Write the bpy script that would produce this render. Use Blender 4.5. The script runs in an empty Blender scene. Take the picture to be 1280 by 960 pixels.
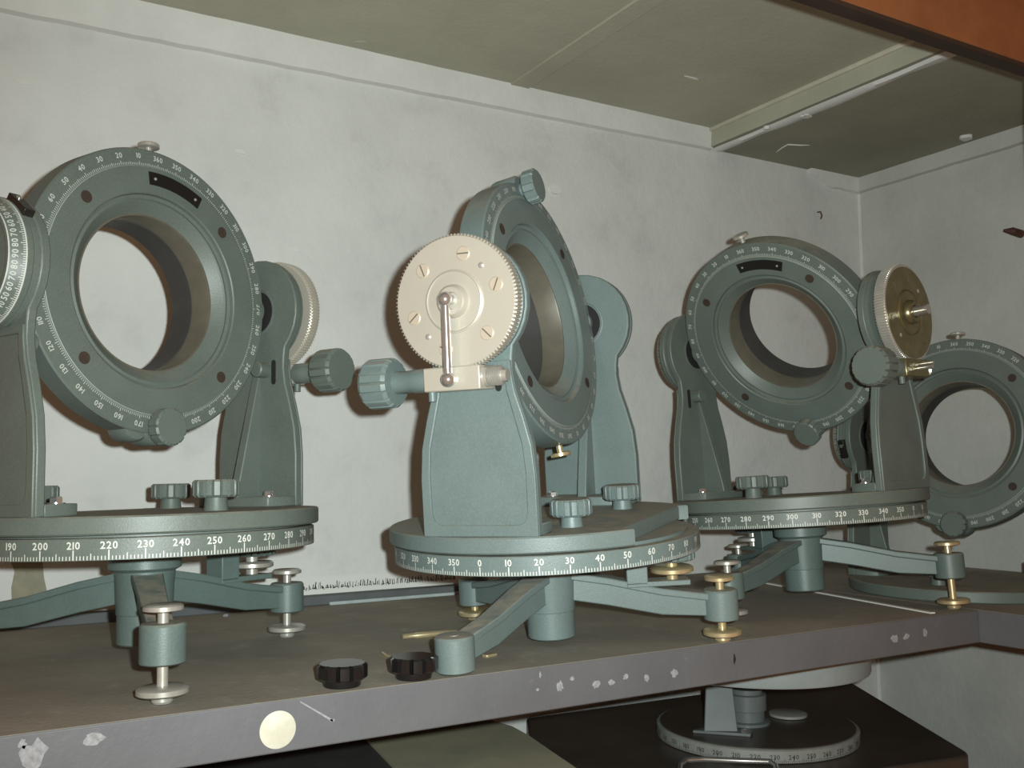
import bpy, bmesh, math, random
from math import sin, cos, pi, radians, degrees
from mathutils import Matrix, Vector

random.seed(7)
scene = bpy.context.scene
C = scene.collection

# ------------------------------------------------------------------ camera
F_PX = 1230.1
CAM = Vector((0.0, -0.6413, 0.1471))
YAW, PITCH, ROLL = radians(30.75), radians(5.05), radians(-0.55)
_F = Vector((sin(YAW) * cos(PITCH), cos(YAW) * cos(PITCH), sin(PITCH)))
_R = Vector((cos(YAW), -sin(YAW), 0))
_U = _R.cross(_F)
RT = _R * cos(ROLL) + _U * sin(ROLL)
UP = _U * cos(ROLL) - _R * sin(ROLL)
cd = bpy.data.cameras.new('camera')
cam = bpy.data.objects.new('camera', cd)
C.objects.link(cam)
cam.matrix_world = Matrix(((RT.x, UP.x, -_F.x, CAM.x), (RT.y, UP.y, -_F.y, CAM.y),
                           (RT.z, UP.z, -_F.z, CAM.z), (0, 0, 0, 1)))
cd.sensor_width = 36
cd.lens = 36 * F_PX / 1280
cd.clip_start = 0.02
scene.camera = cam

# ------------------------------------------------------------------ light
world = bpy.data.worlds.new('room_light')
scene.world = world
world.use_nodes = True
bg = world.node_tree.nodes['Background']
bg.inputs[0].default_value = (1.0, 0.43, 0.17, 1)      # dim tungsten room
bg.inputs[1].default_value = 0.26

fl = bpy.data.lights.new('camera_flash', 'SPOT')       # the camera's own flash, right of the lens
fl.energy = 41.0
fl.spot_size = radians(106)
fl.spot_blend = 1.0
fl.color = (0.90, 1.0, 0.97)
fl.shadow_soft_size = 0.006
fo = bpy.data.objects.new('camera_flash', fl)
C.objects.link(fo)
fo.matrix_world = Matrix.Translation(RT * 0.027 + UP * 0.017) @ cam.matrix_world

vs = scene.view_settings
vs.view_transform = 'Standard'
vs.look = 'None'
vs.gamma = 1
vs.exposure = 0.0
vs.use_curve_mapping = False


def pick(px, py, ax, val):
    """world point where the ray of a photo pixel meets the plane coordinate[ax] = val"""
    d = _F + RT * ((px - 640) / F_PX) - UP * ((py - 480) / F_PX)
    return CAM + d * ((val - CAM[ax]) / d[ax])


# ------------------------------------------------------------------ materials
def mat(name, color, rough=0.5, metal=0.0, var=0.0, vscale=40, color2=None, bump=0.0, bscale=200,
        dust=0.0, dust_col=(0.33, 0.29, 0.22), spec=0.5, detail=6, patch=None, coat=0.0):
    m = bpy.data.materials.new(name)
    m.use_nodes = True
    nt = m.node_tree
    b = nt.nodes['Principled BSDF']
    b.inputs['Roughness'].default_value = rough
    b.inputs['Metallic'].default_value = metal
    b.inputs['Specular IOR Level'].default_value = spec
    b.inputs['Coat Weight'].default_value = coat
    geo = nt.nodes.new('ShaderNodeNewGeometry')
    tc = nt.nodes.new('ShaderNodeTexCoord')

    def noise(scale, det=detail, rgh=0.6):
        n = nt.nodes.new('ShaderNodeTexNoise')
        n.inputs['Scale'].default_value = scale
        n.inputs['Detail'].default_value = det
        n.inputs['Roughness'].default_value = rgh
        nt.links.new(tc.outputs['Object'], n.inputs['Vector'])
        return n

    def mix(fac, a, bb):
        x = nt.nodes.new('ShaderNodeMix')
        x.data_type = 'RGBA'
        for s, v in ((0, fac), (6, a), (7, bb)):
            if isinstance(v, bpy.types.NodeSocket):
                nt.links.new(v, x.inputs[s])
            else:
                x.inputs[s].default_value = v if s == 0 else (v[0], v[1], v[2], 1)
        return x.outputs[2]

    def ramp(sock, lo, hi):
        r = nt.nodes.new('ShaderNodeMapRange')
        r.inputs[1].default_value = lo
        r.inputs[2].default_value = hi
        nt.links.new(sock, r.inputs[0])
        return r.outputs[0]

    col = color
    if var > 0 or color2:
        c2 = color2 if color2 else tuple(c * (1 - var) for c in color)
        n = noise(vscale)
        col = mix(ramp(n.outputs[0], 0.35, 0.68), color, c2)
    if patch:                                            # (colour, scale, lo, hi)
        n = noise(patch[1], 8, 0.7)
        col = mix(ramp(n.outputs[0], patch[2], patch[3]), col, patch[0])
    if dust > 0:
        sx = nt.nodes.new('ShaderNodeSeparateXYZ')
        nt.links.new(geo.outputs['Normal'], sx.inputs[0])
        up = ramp(sx.outputs[2], 0.55, 0.95)
        n = noise(55, 8, 0.7)
        d = ramp(n.outputs[0], 0.30, 0.62)
        mu = nt.nodes.new('ShaderNodeMath')
        mu.operation = 'MULTIPLY'
        nt.links.new(up, mu.inputs[0])
        nt.links.new(d, mu.inputs[1])
        m2 = nt.nodes.new('ShaderNodeMath')
        m2.operation = 'MULTIPLY'
        m2.inputs[1].default_value = dust
        nt.links.new(mu.outputs[0], m2.inputs[0])
        col = mix(m2.outputs[0], col, dust_col)
        rr = nt.nodes.new('ShaderNodeMapRange')
        rr.inputs[3].default_value = rough
        rr.inputs[4].default_value = 0.9
        nt.links.new(m2.outputs[0], rr.inputs[0])
        nt.links.new(rr.outputs[0], b.inputs['Roughness'])
    if isinstance(col, tuple):
        b.inputs['Base Color'].default_value = (*col, 1)
    else:
        nt.links.new(col, b.inputs['Base Color'])
    if bump > 0:
        n = noise(bscale, 5, 0.6)
        bp = nt.nodes.new('ShaderNodeBump')
        bp.inputs['Strength'].default_value = bump
        bp.inputs['Distance'].default_value = 0.002
        nt.links.new(n.outputs[0], bp.inputs['Height'])
        nt.links.new(bp.outputs[0], b.inputs['Normal'])
    return m


M = {}
GREEN = (0.105, 0.145, 0.135)
M['green'] = mat('grey_green_enamel', GREEN, 0.42, patch=((0.122, 0.168, 0.157), 650, 0.46, 0.74), var=0.14, vscale=30, bump=0.10, bscale=900, dust=0.85)
M['olive'] = mat('dull_grey_green_enamel', (0.115, 0.140, 0.122), 0.45, patch=((0.133, 0.162, 0.142), 650, 0.46, 0.74), var=0.16, vscale=30, bump=0.10, bscale=900, dust=0.85)
M['teal'] = mat('blue_green_enamel', (0.138, 0.180, 0.175), 0.42, patch=((0.160, 0.209, 0.203), 650, 0.46, 0.74), var=0.12, vscale=30, bump=0.10, bscale=900, dust=0.85)
M['dark_green'] = mat('dark_green_enamel', (0.055, 0.10, 0.095), 0.4, var=0.2, vscale=30, bump=0.08, bscale=900, dust=0.6)
M['bore'] = mat('dark_bore_paint', (0.050, 0.049, 0.047), 0.55, var=0.2, vscale=60)
M['bore_lip'] = mat('bare_olive_metal', (0.150, 0.138, 0.105), 0.45, metal=0.2, var=0.2, vscale=60)
M['hole'] = mat('hole_shade', (0.045, 0.028, 0.018), 0.8, var=0.3, vscale=200)  # dark colour in place of the shade inside the holes
M['print'] = mat('white_scale_paint', (0.62, 0.63, 0.58), 0.6)
M['print_ring'] = mat('worn_white_paint', (0.46, 0.48, 0.44), 0.6)
M['print_line'] = mat('worn_scale_line_paint', (0.30, 0.33, 0.30), 0.6)
M['print_dark'] = mat('dark_scale_paint', (0.05, 0.05, 0.05), 0.6)
M['champagne'] = mat('turned_aluminium', (0.54, 0.505, 0.43), 0.42, metal=0.40, var=0.05, vscale=25)
M['gold'] = mat('lacquered_brass_plate', (0.26, 0.24, 0.13), 0.30, metal=0.75, var=0.3, vscale=60)
M['chrome'] = mat('chrome', (0.62, 0.61, 0.59), 0.18, metal=0.85)
M['steel'] = mat('dull_nickel', (0.50, 0.48, 0.43), 0.33, metal=0.5, var=0.15, vscale=120)
M['brass'] = mat('brass', (0.72, 0.60, 0.36), 0.30, metal=0.7, var=0.15, vscale=150)
M['screw'] = mat('pale_brass_screw', (0.60, 0.52, 0.42), 0.4, metal=0.4)
M['black'] = mat('black_enamel', (0.012, 0.011, 0.010), 0.35)
M['bakelite'] = mat('black_bakelite', (0.010, 0.009, 0.009), 0.22)
M['slot'] = mat('dark_slot', (0.010, 0.010, 0.010), 0.8)
M['shelf_top'] = mat('dusty_shelf_paint', (0.29, 0.262, 0.21), 0.85, color2=(0.20, 0.183, 0.15), vscale=9, bump=0.25, bscale=250,
                     patch=((0.35, 0.32, 0.26), 30, 0.55, 0.75))
M['shelf_front'] = mat('grey_gloss_paint', (0.120, 0.121, 0.129), 0.55, color2=(0.102, 0.103, 0.111), vscale=14, bump=0.15, bscale=160,
                       patch=((0.16, 0.16, 0.17), 60, 0.62, 0.72))
M['wall'] = mat('whitewash', (0.67, 0.675, 0.65), 0.9, color2=(0.585, 0.59, 0.57), vscale=7, bump=0.6, bscale=60, detail=9,
                patch=((0.53, 0.535, 0.52), 14, 0.56, 0.80), spec=0.2)
M['wall2'] = mat('whitewash_right_dimmed', (0.56, 0.565, 0.53), 0.9, color2=(0.46, 0.47, 0.44), vscale=7, bump=0.6, bscale=70, detail=9,
                 patch=((0.46, 0.47, 0.45), 11, 0.60, 0.80), spec=0.2)  # right wall's whitewash, darkened in colour to add to the flash falloff
M['crown'] = mat('white_plaster', (0.70, 0.70, 0.675), 0.9, color2=(0.62, 0.625, 0.60), vscale=12, bump=0.4, bscale=90, spec=0.2)
M['ceiling'] = mat('dusty_khaki_board', (0.45, 0.44, 0.35), 0.9, color2=(0.37, 0.362, 0.285), vscale=5, bump=0.3, bscale=120, detail=9,
                   patch=((0.46, 0.45, 0.38), 14, 0.62, 0.80), spec=0.2)
M['ceiling2'] = mat('dusty_dark_board', (0.31, 0.30, 0.235), 0.9, color2=(0.25, 0.243, 0.19), vscale=7, bump=0.3, bscale=120, detail=9, spec=0.2)
M['cream'] = mat('cream_paint', (0.56, 0.53, 0.42), 0.7, var=0.2, vscale=30)
M['wood'] = mat('orange_varnished_wood', (0.27, 0.105, 0.042), 0.35, color2=(0.20, 0.072, 0.030), vscale=18, spec=0.4)
M['dark_wood'] = mat('dark_brown_wood', (0.035, 0.022, 0.015), 0.6, var=0.3, vscale=20)
M['case'] = mat('dark_brown_lacquer', (0.070, 0.056, 0.044), 0.38, color2=(0.045, 0.037, 0.030), vscale=12)
M['case2'] = mat('charcoal_board', (0.050, 0.050, 0.048), 0.6, var=0.3, vscale=20)
M['card'] = mat('dusty_cardboard', (0.36, 0.33, 0.22), 0.9, color2=(0.26, 0.25, 0.18), vscale=12)
M['paper'] = mat('white_paper', (0.68, 0.68, 0.64), 0.9)
M['sticker'] = mat('yellowed_white_sticker', (0.60, 0.59, 0.50), 0.7, color2=(0.50, 0.47, 0.36), vscale=60)
M['chip'] = mat('white_paint_chip', (0.33, 0.33, 0.34), 0.8, var=0.4, vscale=300)
M['bare'] = mat('bare_plaster', (0.30, 0.285, 0.21), 0.95, color2=(0.22, 0.21, 0.155), vscale=60, bump=0.4)
M['ledge'] = mat('dark_grey_paint', (0.105, 0.115, 0.120), 0.7, var=0.2, vscale=30)
M['pale_teal'] = mat('pale_blue_grey_paint', (0.40, 0.46, 0.46), 0.7, var=0.2, vscale=60)
M['lower_grey'] = mat('lower_grey_enamel', (0.30, 0.34, 0.34), 0.4, var=0.15, vscale=30)
M['lower_dark'] = mat('lower_dark_enamel', (0.13, 0.15, 0.15), 0.4, var=0.15, vscale=30)
M['lower_scale'] = mat('pale_scale_metal', (0.27, 0.275, 0.25), 0.45, var=0.2, vscale=60)
M['rust'] = mat('rusty_iron', (0.10, 0.04, 0.03), 0.7, var=0.4, vscale=90)


# ------------------------------------------------------------------ mesh builder
class MB:
    def __init__(self):
        self.v, self.f, self.m = [], [], []

    def add(self, verts, faces, X=None, mi=0):
        o = len(self.v)
        for p in verts:
            p = Vector(p)
            self.v.append(X @ p if X is not None else p)
        for f in faces:
            self.f.append([i + o for i in f])
            self.m.append(mi)
        return self

    def loft(self, loops, X=None, mi=0, caps=True, closed=False):
        n = len(loops[0])
        vs_ = [p for l in loops for p in l]
        fs = []
        k = len(loops)
        for a in range(k if closed else k - 1):
            b = (a + 1) % k
            for i in range(n):
                j = (i + 1) % n
                fs.append([a * n + i, a * n + j, b * n + j, b * n + i])
        if caps and not closed:
            fs.append(list(range(n))[::-1])
            fs.append([(k - 1) * n + i for i in range(n)])
        return self.add(vs_, fs, X, mi)

    def lathe(self, prof, seg=32, X=None, mi=0, caps=True, closed=False):
        """prof: (r, z) pairs revolved around z"""
        loops = [[(r * cos(2 * pi * i / seg), r * sin(2 * pi * i / seg), z) for i in range(seg)] for r, z in prof]
        return self.loft(loops, X, mi, caps, closed)

    def cyl(self, r, z0, z1, seg=24, X=None, mi=0, ch=0.0):
        if ch > 0:
            return self.lathe([(r - ch, z0), (r, z0 + ch), (r, z1 - ch), (r - ch, z1)], seg, X, mi)
        return self.lathe([(r, z0), (r, z1)], seg, X, mi)

    def box(self, x0, x1, y0, y1, z0, z1, X=None, mi=0):
        return self.loft([[(x0, y0, z), (x1, y0, z), (x1, y1, z), (x0, y1, z)] for z in (z0, z1)], X, mi)

    def prism(self, poly, z0, z1, X=None, mi=0):
        return self.loft([[(p[0], p[1], z) for p in poly] for z in (z0, z1)], X, mi)

    def tube(self, path, r, seg=10, X=None, mi=0):
        path = [Vector(p) for p in path]
        loops = []
        ref = None
        for i, p in enumerate(path):
            t = (path[min(i + 1, len(path) - 1)] - path[max(i - 1, 0)]).normalized()
            if ref is None:
                ref = t.orthogonal().normalized()
            a = (ref - t * ref.dot(t)).normalized()
            ref = a
            b = t.cross(a)
            rr = r[i] if isinstance(r, (list, tuple)) else r
            loops.append([p + (a * cos(2 * pi * k / seg) + b * sin(2 * pi * k / seg)) * rr for k in range(seg)])
        return self.loft(loops, X, mi)

    def ball(self, c, r, X=None, mi=0, seg=16):
        prof = [(max(r * sin(pi * k / 8), 1e-5), -r * cos(pi * k / 8)) for k in range(9)]
        T = Matrix.Translation(c)
        return self.lathe(prof, seg, (X @ T) if X is not None else T, mi)

    def knob(self, r, z0, z1, n=14, depth=0.12, X=None, mi=0, dome=0.0):
        """fluted hand knob along z"""
        def loop(rr, z, d):
            pts = []
            for i in range(n):
                for u, q in ((0.0, 0), (0.16, 1), (0.5, 1), (0.84, 1)):
                    a = 2 * pi * (i + u) / n
                    if u == 0.0:
                        pts.append((rr * (1 - d) * cos(a), rr * (1 - d) * sin(a), z))
                    else:
                        pts.append((rr * cos(a), rr * sin(a), z))
            return pts
        h = z1 - z0
        ls = [loop(r * 0.90, z0, depth * 0.6), loop(r, z0 + h * 0.12, depth), loop(r, z1 - h * 0.12, depth), loop(r * 0.90, z1, depth * 0.4)]
        if dome:
            ls.append(loop(r * 0.5, z1 + dome, 0))
        return self.loft(ls, X, mi)

    def mesh(self, name):
        me = bpy.data.meshes.new(name)
        me.from_pydata([tuple(p) for p in self.v], [], self.f)
        me.polygons.foreach_set('material_index', self.m)
        bm = bmesh.new()
        bm.from_mesh(me)
        bmesh.ops.recalc_face_normals(bm, faces=bm.faces)
        bm.to_mesh(me)
        bm.free()
        return me


def obj(name, mb, mats, parent=None, bevel=0.0, smooth=38, seg=2):
    me = mb.mesh(name) if isinstance(mb, MB) else mb
    for m_ in (mats if isinstance(mats, (list, tuple)) else [mats]):
        me.materials.append(M[m_])
    me.polygons.foreach_set('use_smooth', [True] * len(me.polygons))
    me.set_sharp_from_angle(angle=radians(smooth))
    o = bpy.data.objects.new(name, me)
    C.objects.link(o)
    if parent:
        o.parent = parent
    if bevel > 0:
        b = o.modifiers.new('bevel', 'BEVEL')
        b.width = bevel
        b.segments = seg
        b.limit_method = 'ANGLE'
        b.angle_limit = radians(40)
        b.harden_normals = False
    return o


def tag(o, label=None, cat=None, group=None, kind=None):
    if label:
        o['label'] = label
    if cat:
        o['category'] = cat
    if group:
        o['group'] = group
    if kind:
        o['kind'] = kind
    return o


def empty(name, mw):
    o = bpy.data.objects.new(name, None)
    o.empty_display_size = 0.05
    C.objects.link(o)
    o.matrix_world = mw
    return o


def MX(rot_axis, ang, loc=(0, 0, 0)):
    return Matrix.Translation(loc) @ Matrix.Rotation(ang, 4, rot_axis)


AX_X = Matrix.Rotation(pi / 2, 4, 'Y')            # z -> x
AX_NX = Matrix.Rotation(-pi / 2, 4, 'Y')          # z -> -x
AX_NY = Matrix.Rotation(pi / 2, 4, 'X')           # z -> -y
AX_Y = Matrix.Rotation(-pi / 2, 4, 'X')           # z -> y

# ------------------------------------------------------------------ digits (built-in font turned into flat meshes)
GLYPH = {}
_dg = None


def glyph(ch):
    if ch not in GLYPH:
        cu = bpy.data.curves.new('glyph', 'FONT')
        cu.body = ch
        cu.size = 1.0
        cu.resolution_u = 2
        cu.offset = 0.018
        t = bpy.data.objects.new('glyph', cu)
        C.objects.link(t)
        bpy.context.view_layer.update()
        me = bpy.data.meshes.new_from_object(t.evaluated_get(bpy.context.evaluated_depsgraph_get()))
        vv = [v.co.copy() for v in me.vertices]
        ff = [list(p.vertices) for p in me.polygons]
        x0 = min(v.x for v in vv)
        x1 = max(v.x for v in vv)
        bpy.data.objects.remove(t)
        bpy.data.curves.remove(cu)
        bpy.data.meshes.remove(me)
        GLYPH[ch] = ([(v.x - x0, v.y - 0.36, 0) for v in vv], ff, x1 - x0)
    return GLYPH[ch]


def text(mb, s, size, X, mi=0):
    """centred flat text in the xy plane of X"""
    w = [glyph(c)[2] for c in s]
    gap = 0.10
    tot = sum(w) + gap * (len(s) - 1)
    x = -tot / 2
    for c, ww in zip(s, w):
        vv, ff, _ = glyph(c)
        mb.add([((p[0] + x) * size, p[1] * size, 0) for p in vv], ff, X, mi)
        x += ww + gap


def flat_mesh_obj(name, mb, mats, parent):
    me = bpy.data.meshes.new(name)
    me.from_pydata([tuple(p) for p in mb.v], [], mb.f)
    me.polygons.foreach_set('material_index', mb.m)
    for m_ in (mats if isinstance(mats, (list, tuple)) else [mats]):
        me.materials.append(M[m_])
    o = bpy.data.objects.new(name, me)
    C.objects.link(o)
    o.parent = parent
    return o


def cyl_scale(mb, R, z0, z1, off=0.0, size=0.0068, numz=None, step=10):
    """degree ticks and numbers printed on the outside of a cylinder around z (numbers rise counter-clockwise)"""
    h = z1 - z0
    for d in range(0, 360):
        a = radians(d + off)
        L = h * (0.50 if d % 10 == 0 else 0.34 if d % 5 == 0 else 0.22)
        w = 0.00042 if d % 10 == 0 else 0.00030
        r = R + 0.00025
        X = Matrix.Rotation(a, 4, 'Z') @ Matrix.Translation((r, 0, z0))
        mb.add([(0, -w, 0.0004), (0, w, 0.0004), (0, w, L), (0, -w, L)], [[0, 1, 2, 3]], X)
        if d % step == 0:
            X = Matrix.Rotation(a, 4, 'Z') @ Matrix.Translation((r, 0, numz or z0 + h * 0.73)) @ Matrix.Rotation(pi / 2, 4, 'Z') @ Matrix.Rotation(pi / 2, 4, 'X')
            text(mb, str(d), size, X)


# ------------------------------------------------------------------ dimensions of the ring mounts (metres)
ZT, RR, HW = 0.2809, 0.1150, 0.0112
ZB, ZP = 0.0775, 0.1064
RS, RP = 0.1300, 0.1338
RG, GX = 0.0500, 0.1480
RD, DX = 0.0470, 0.1440
PX0, PX1 = 0.1180, 0.1275          # post plate, inner and outer face
RF = 0.1461


def post_outline(grow=0.0):
    """(y, z) outline of a post, z measured from its foot"""
    zt = ZT - ZP
    right = [(0.0475, 0.0), (0.0475, 0.045), (0.0455, 0.068), (0.040, 0.090), (0.0345, 0.108), (0.0325, 0.122), (0.0330, 0.132), (0.0338, 0.1380)]
    rc = 0.0480
    a0 = math.atan2(0.137 - zt, 0.0345)
    a0 = math.asin(-0.0334 / rc)
    arc = []
    n = 22
    for i in range(n + 1):
        a = a0 + (pi - 2 * a0) * i / n
        arc.append((rc * cos(a), zt + rc * sin(a)))
    left = [(-y, z) for y, z in reversed(right)]
    return right + arc + left


def build_post(parent, side, base, gear_side):
    """one cast upright; side +1 = gear side, -1 = dial side"""
    s = side
    zt = ZT - ZP

    def YZ(poly, x0, x1, mb, mi=0):
        loops = [[(s * x, y, base + z) for y, z in poly] for x in (x0, x1)]
        mb.loft(loops, None, mi)
    mb = MB()
    out = post_outline()
    YZ(out, PX0, PX1 - 0.0022, mb)
    post = obj('post', mb, parent['enamel'], parent, bevel=0.0012)
    # raised rim around the recessed outer panel
    rim = MB()
    body = [(0.036, 0.0), (0.0420, 0.0), (0.0475, 0.0), (0.0475, 0.022), (0.0475, 0.045), (0.0455, 0.068), (0.040, 0.090), (0.0345, 0.108), (0.0325, 0.122), (0.0325, 0.130)]
    outer = body + [(-y, z) for y, z in reversed(body)]
    inn = [(0.030, 0.0085), (0.0345, 0.0092), (0.0375, 0.0112), (0.0392, 0.0145), (0.0398, 0.0190), (0.0402, 0.045), (0.0385, 0.066), (0.0332, 0.087), (0.0282, 0.106), (0.0265, 0.124)]
    inner = inn + [(-y, z) for y, z in reversed(inn)]
    xa, xb = PX1 - 0.0025, PX1
    L = []
    for poly, x in ((outer, xa), (outer, xb), (inner, xb), (inner, xa)):
        L.append([(s * x, y, base + z) for y, z in poly])
    rim.loft(L, None, 0, closed=True)
    obj('panel_rim', rim, parent['enamel'], post, bevel=0.0008)
    # bearing boss
    b = MB()
    b.lathe([(0.0465, 0), (0.0465, 0.0035), (0.045, 0.0045), (0.001, 0.0045)], 40, Matrix.Translation((s * (PX1 - 0.0024), 0, base + zt)) @ (AX_X if s > 0 else AX_NX))
    obj('bearing_boss', b, parent['enamel'], post)
    # triangular stiffening web on the inner side
    g = MB()
    ga = [(PX0 + 0.001, 0.125), (PX0 + 0.001, 0.004), (0.091, 0.004), (0.093, 0.018)]
    g.loft([[(s * x, y, base + z) for x, z in ga] for y in (-0.0045, 0.0045)])
    obj('stiffening_web', g, parent['enamel'], post, bevel=0.0010)
    # foot flange
    fmb = MB()
    fp = [(0.1185, -0.047), (0.1185, 0.047), (0.100, 0.047), (0.090, 0.042), (0.086, 0.030), (0.086, -0.030), (0.090, -0.042), (0.100, -0.047)]
    fmb.prism([(s * x, y) for x, y in fp], base, base + 0.0085)
    foot = obj('foot_flange', fmb, parent['enamel'], post, bevel=0.001)
    for y in (-0.033, 0.033):
        bmb = MB()
        T = Matrix.Translation((s * 0.1005, y, base + 0.0085))
        bmb.cyl(0.0060, 0, 0.0008, 20, T)
        bmb.lathe([(0.0046, 0.0008), (0.0046, 0.0040), (0.0036, 0.0050)], 6, T)
        obj('bolt', bmb, 'chrome', post, smooth=20)
    # bearing recess and trunnion seen on the inner face
    r = MB()
    T = Matrix.Translation((s * PX0, 0, base + zt)) @ (AX_NX if s > 0 else AX_X)
    r.lathe([(0.0225, -0.002), (0.0225, 0.0006), (0.0210, 0.0009), (0.0190, -0.002)], 32, T, 0, closed=True)
    obj('bearing_collar', r, parent['enamel'], post)
    d = MB()
    d.cyl(0.0192, -0.001, 0.0003, 28, T)
    obj('bearing_shade', d, 'slot', post)  # flat black disc, its colour giving the recess's shade
    # slot for the tangent screw plus a stub
    yo = -0.020
    pts = []
    for i in range(8):
        a = pi * i / 7
        pts.append((0.0026 * cos(a), 0.0085 + 0.0026 * sin(a)))
    for i in range(8):
        a = pi + pi * i / 7
        pts.append((0.0026 * cos(a), -0.0085 + 0.0026 * sin(a)))
    for x in ((PX0 - 0.0003, PX0 + 0.001), (PX1 - 0.003, PX1 - 0.0019)):
        sl = MB()
        sl.loft([[(s * q, y + 0.034 * (-1 if x[0] < 0.12 else 1) * 0.62, base + zt - 0.056 + z) for y, z in pts] for q in x])
        obj('slot', sl, 'slot', post)  # thin black plates; the slot's shade is put into their colour
    st = MB()
    st.cyl(0.0070, -0.001, 0.0125, 20, Matrix.Translation((s * PX0, -0.0115, base + zt - 0.0535)) @ (AX_NX if s > 0 else AX_X), ch=0.001)
    obj('stub', st, parent['enamel'], post)
    return post


def build_gear(parent, base):
    zt = base + ZT - ZP
    T = Matrix.Translation((0, 0, zt)) @ AX_X
    g = MB()
    n = 110
    x0, x1 = GX - 0.0115, GX
    loops = []
    for z, dr, d in ((x0, -0.0010, 1), (x0 + 0.001, 0, 1), (x1 - 0.0012, 0, 1), (x1 - 0.0006, -0.0012, 0.3), (x1, -0.0020, 0)):
        lp = []
        for i in range(n):
            for u, k in ((0, 1), (0.3, 1), (0.5, 0), (0.8, 0)):
                a = 2 * pi * (i + u) / n
                r = RG + dr - (0.0014 * d if not k else 0)
                lp.append((r * cos(a), r * sin(a), z))
        loops.append(lp)
    g.loft(loops, T)
    gear = obj('worm_gear', g, parent['gearmat'] if parent['gearmat'] == 'champagne' else 'steel', parent, smooth=30)
    if parent['gearmat'] != 'champagne':
        fc = MB().cyl(RG - 0.0035, x1 - 0.001, x1 + 0.0005, 64, T)
        obj('face_plate', fc, parent['gearmat'], gear)
    h = MB()
    h.lathe([(0.0235, x1 - 0.001), (0.0235, x1 + 0.0010), (0.0222, x1 + 0.0018), (0.0215, x1 + 0.0010), (0.0125, x1 + 0.0014), (0.0118, x1 + 0.0050),
             (0.0100, x1 + 0.0066), (0.0065, x1 + 0.0066), (0.0058, x1 + 0.0040), (0.0002, x1 + 0.0040)], 40, T)
    obj('hub', h, parent['gearmat'], gear)
    for i in range(6):
        a = radians(45 + 60 * i)
        sc = MB()
        X = T @ Matrix.Rotation(a, 4, 'Z') @ Matrix.Translation((0.0355, 0, x1)) @ Matrix.Rotation(i * 0.9, 4, 'Z')
        sc.lathe([(0.0054, -0.001), (0.0054, 0.0004), (0.0048, 0.0009)], 20, X)
        sc.box(-0.0046, 0.0046, -0.0005, 0.0005, 0.0008, 0.00105, X, 1)
        obj('gear_screw', sc, ['screw' if parent['gearmat'] == 'champagne' else 'gold', 'bore_lip'], gear)
    for a in (radians(136), radians(316)):
        sc = MB()
        X = T @ Matrix.Rotation(a, 4, 'Z') @ Matrix.Translation((0.0335, 0, x1))
        sc.lathe([(0.0022, -0.001), (0.0022, 0.0006), (0.0012, 0.0012)], 12, X)
        obj('gear_pin', sc, 'steel', gear)
    return gear


def build_worm(parent, base, rod):
    zt = base + ZT - ZP
    z = zt - 0.0560
    x = 0.1440
    b = MB()
    b.box(x - 0.0165, x + 0.0085, -0.027, 0.0195, z - 0.0092, z + 0.0085)
    blk = obj('worm_block', b, parent['gearmat'], parent, bevel=0.0010)
    s = MB()
    X = Matrix.Translation((x - 0.002, 0, z)) @ AX_Y
    X = X @ Matrix.Translation((0, 0, 0.006))
    s.cyl(0.0078, 0.0125, 0.0165, 24, X, ch=0.0006)
    for k in range(6):
        s.lathe([(0.0060, 0.0165 + k * 0.0017), (0.0074, 0.0172 + k * 0.0017), (0.0074, 0.0176 + k * 0.0017), (0.0060, 0.0182 + k * 0.0017)], 20, X)
    s.cyl(0.0045, 0.026, 0.031, 16, X)
    obj('worm_screw', s, 'steel', blk)
    sh = MB()
    Xn = Matrix.Translation((x - 0.002, 0, z)) @ AX_NY
    sh.lathe([(0.0092, 0.0265), (0.0092, 0.040), (0.0085, 0.041), (0.0085, 0.060)], 28, Xn)
    kn = obj('worm_knob', MB().knob(0.0192, 0.0560, 0.0800, 16, 0.10, Xn), parent['enamel'], parent, smooth=30)
    obj('knob_shaft', sh, parent['enamel'], kn)
    pin = MB()
    pin.cyl(0.0030, -0.016, -0.009, 14, Matrix.Translation((x + 0.001, -0.024, z)))
    obj('lock_pin', pin, parent['enamel'], blk)
    if rod:
        r = MB()
        xo = GX + 0.0105
        top = Vector((xo, -0.0020, zt + 0.001))
        bot = Vector((xo, -0.0030, z - 0.001))
        r.tube([top, bot], 0.0033, 14)
        rd = obj('link_rod', r, 'chrome', parent)
        q = MB()
        q.ball(top, 0.0058, None, 0, 20)
        q.tube([top + Vector((-0.012, 0.002, 0)), top], 0.0040, 12)
        obj('ball_joint', q, 'chrome', rd)
        q = MB()
        q.ball(bot, 0.0056, None, 0, 20)
        q.tube([bot + Vector((-0.010, 0, 0)), bot], 0.0042, 12)
        obj('ball_joint', q, 'chrome', rd)
    else:
        q = MB()
        q.tube([(GX + 0.004, 0, zt), (GX + 0.020, 0, zt)], [0.0055, 0.0050], 16)
        obj('shaft_end', q, 'chrome', parent)
        q = MB()
        q.tube([(x + 0.008, -0.005, z - 0.001), (x + 0.024, -0.005, z - 0.001)], 0.0022, 12)
        q.tube([(x + 0.008, 0.006, z + 0.004), (x + 0.020, 0.006, z + 0.004)], 0.0018, 12)
        obj('block_pin', q, 'chrome', blk)


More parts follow.
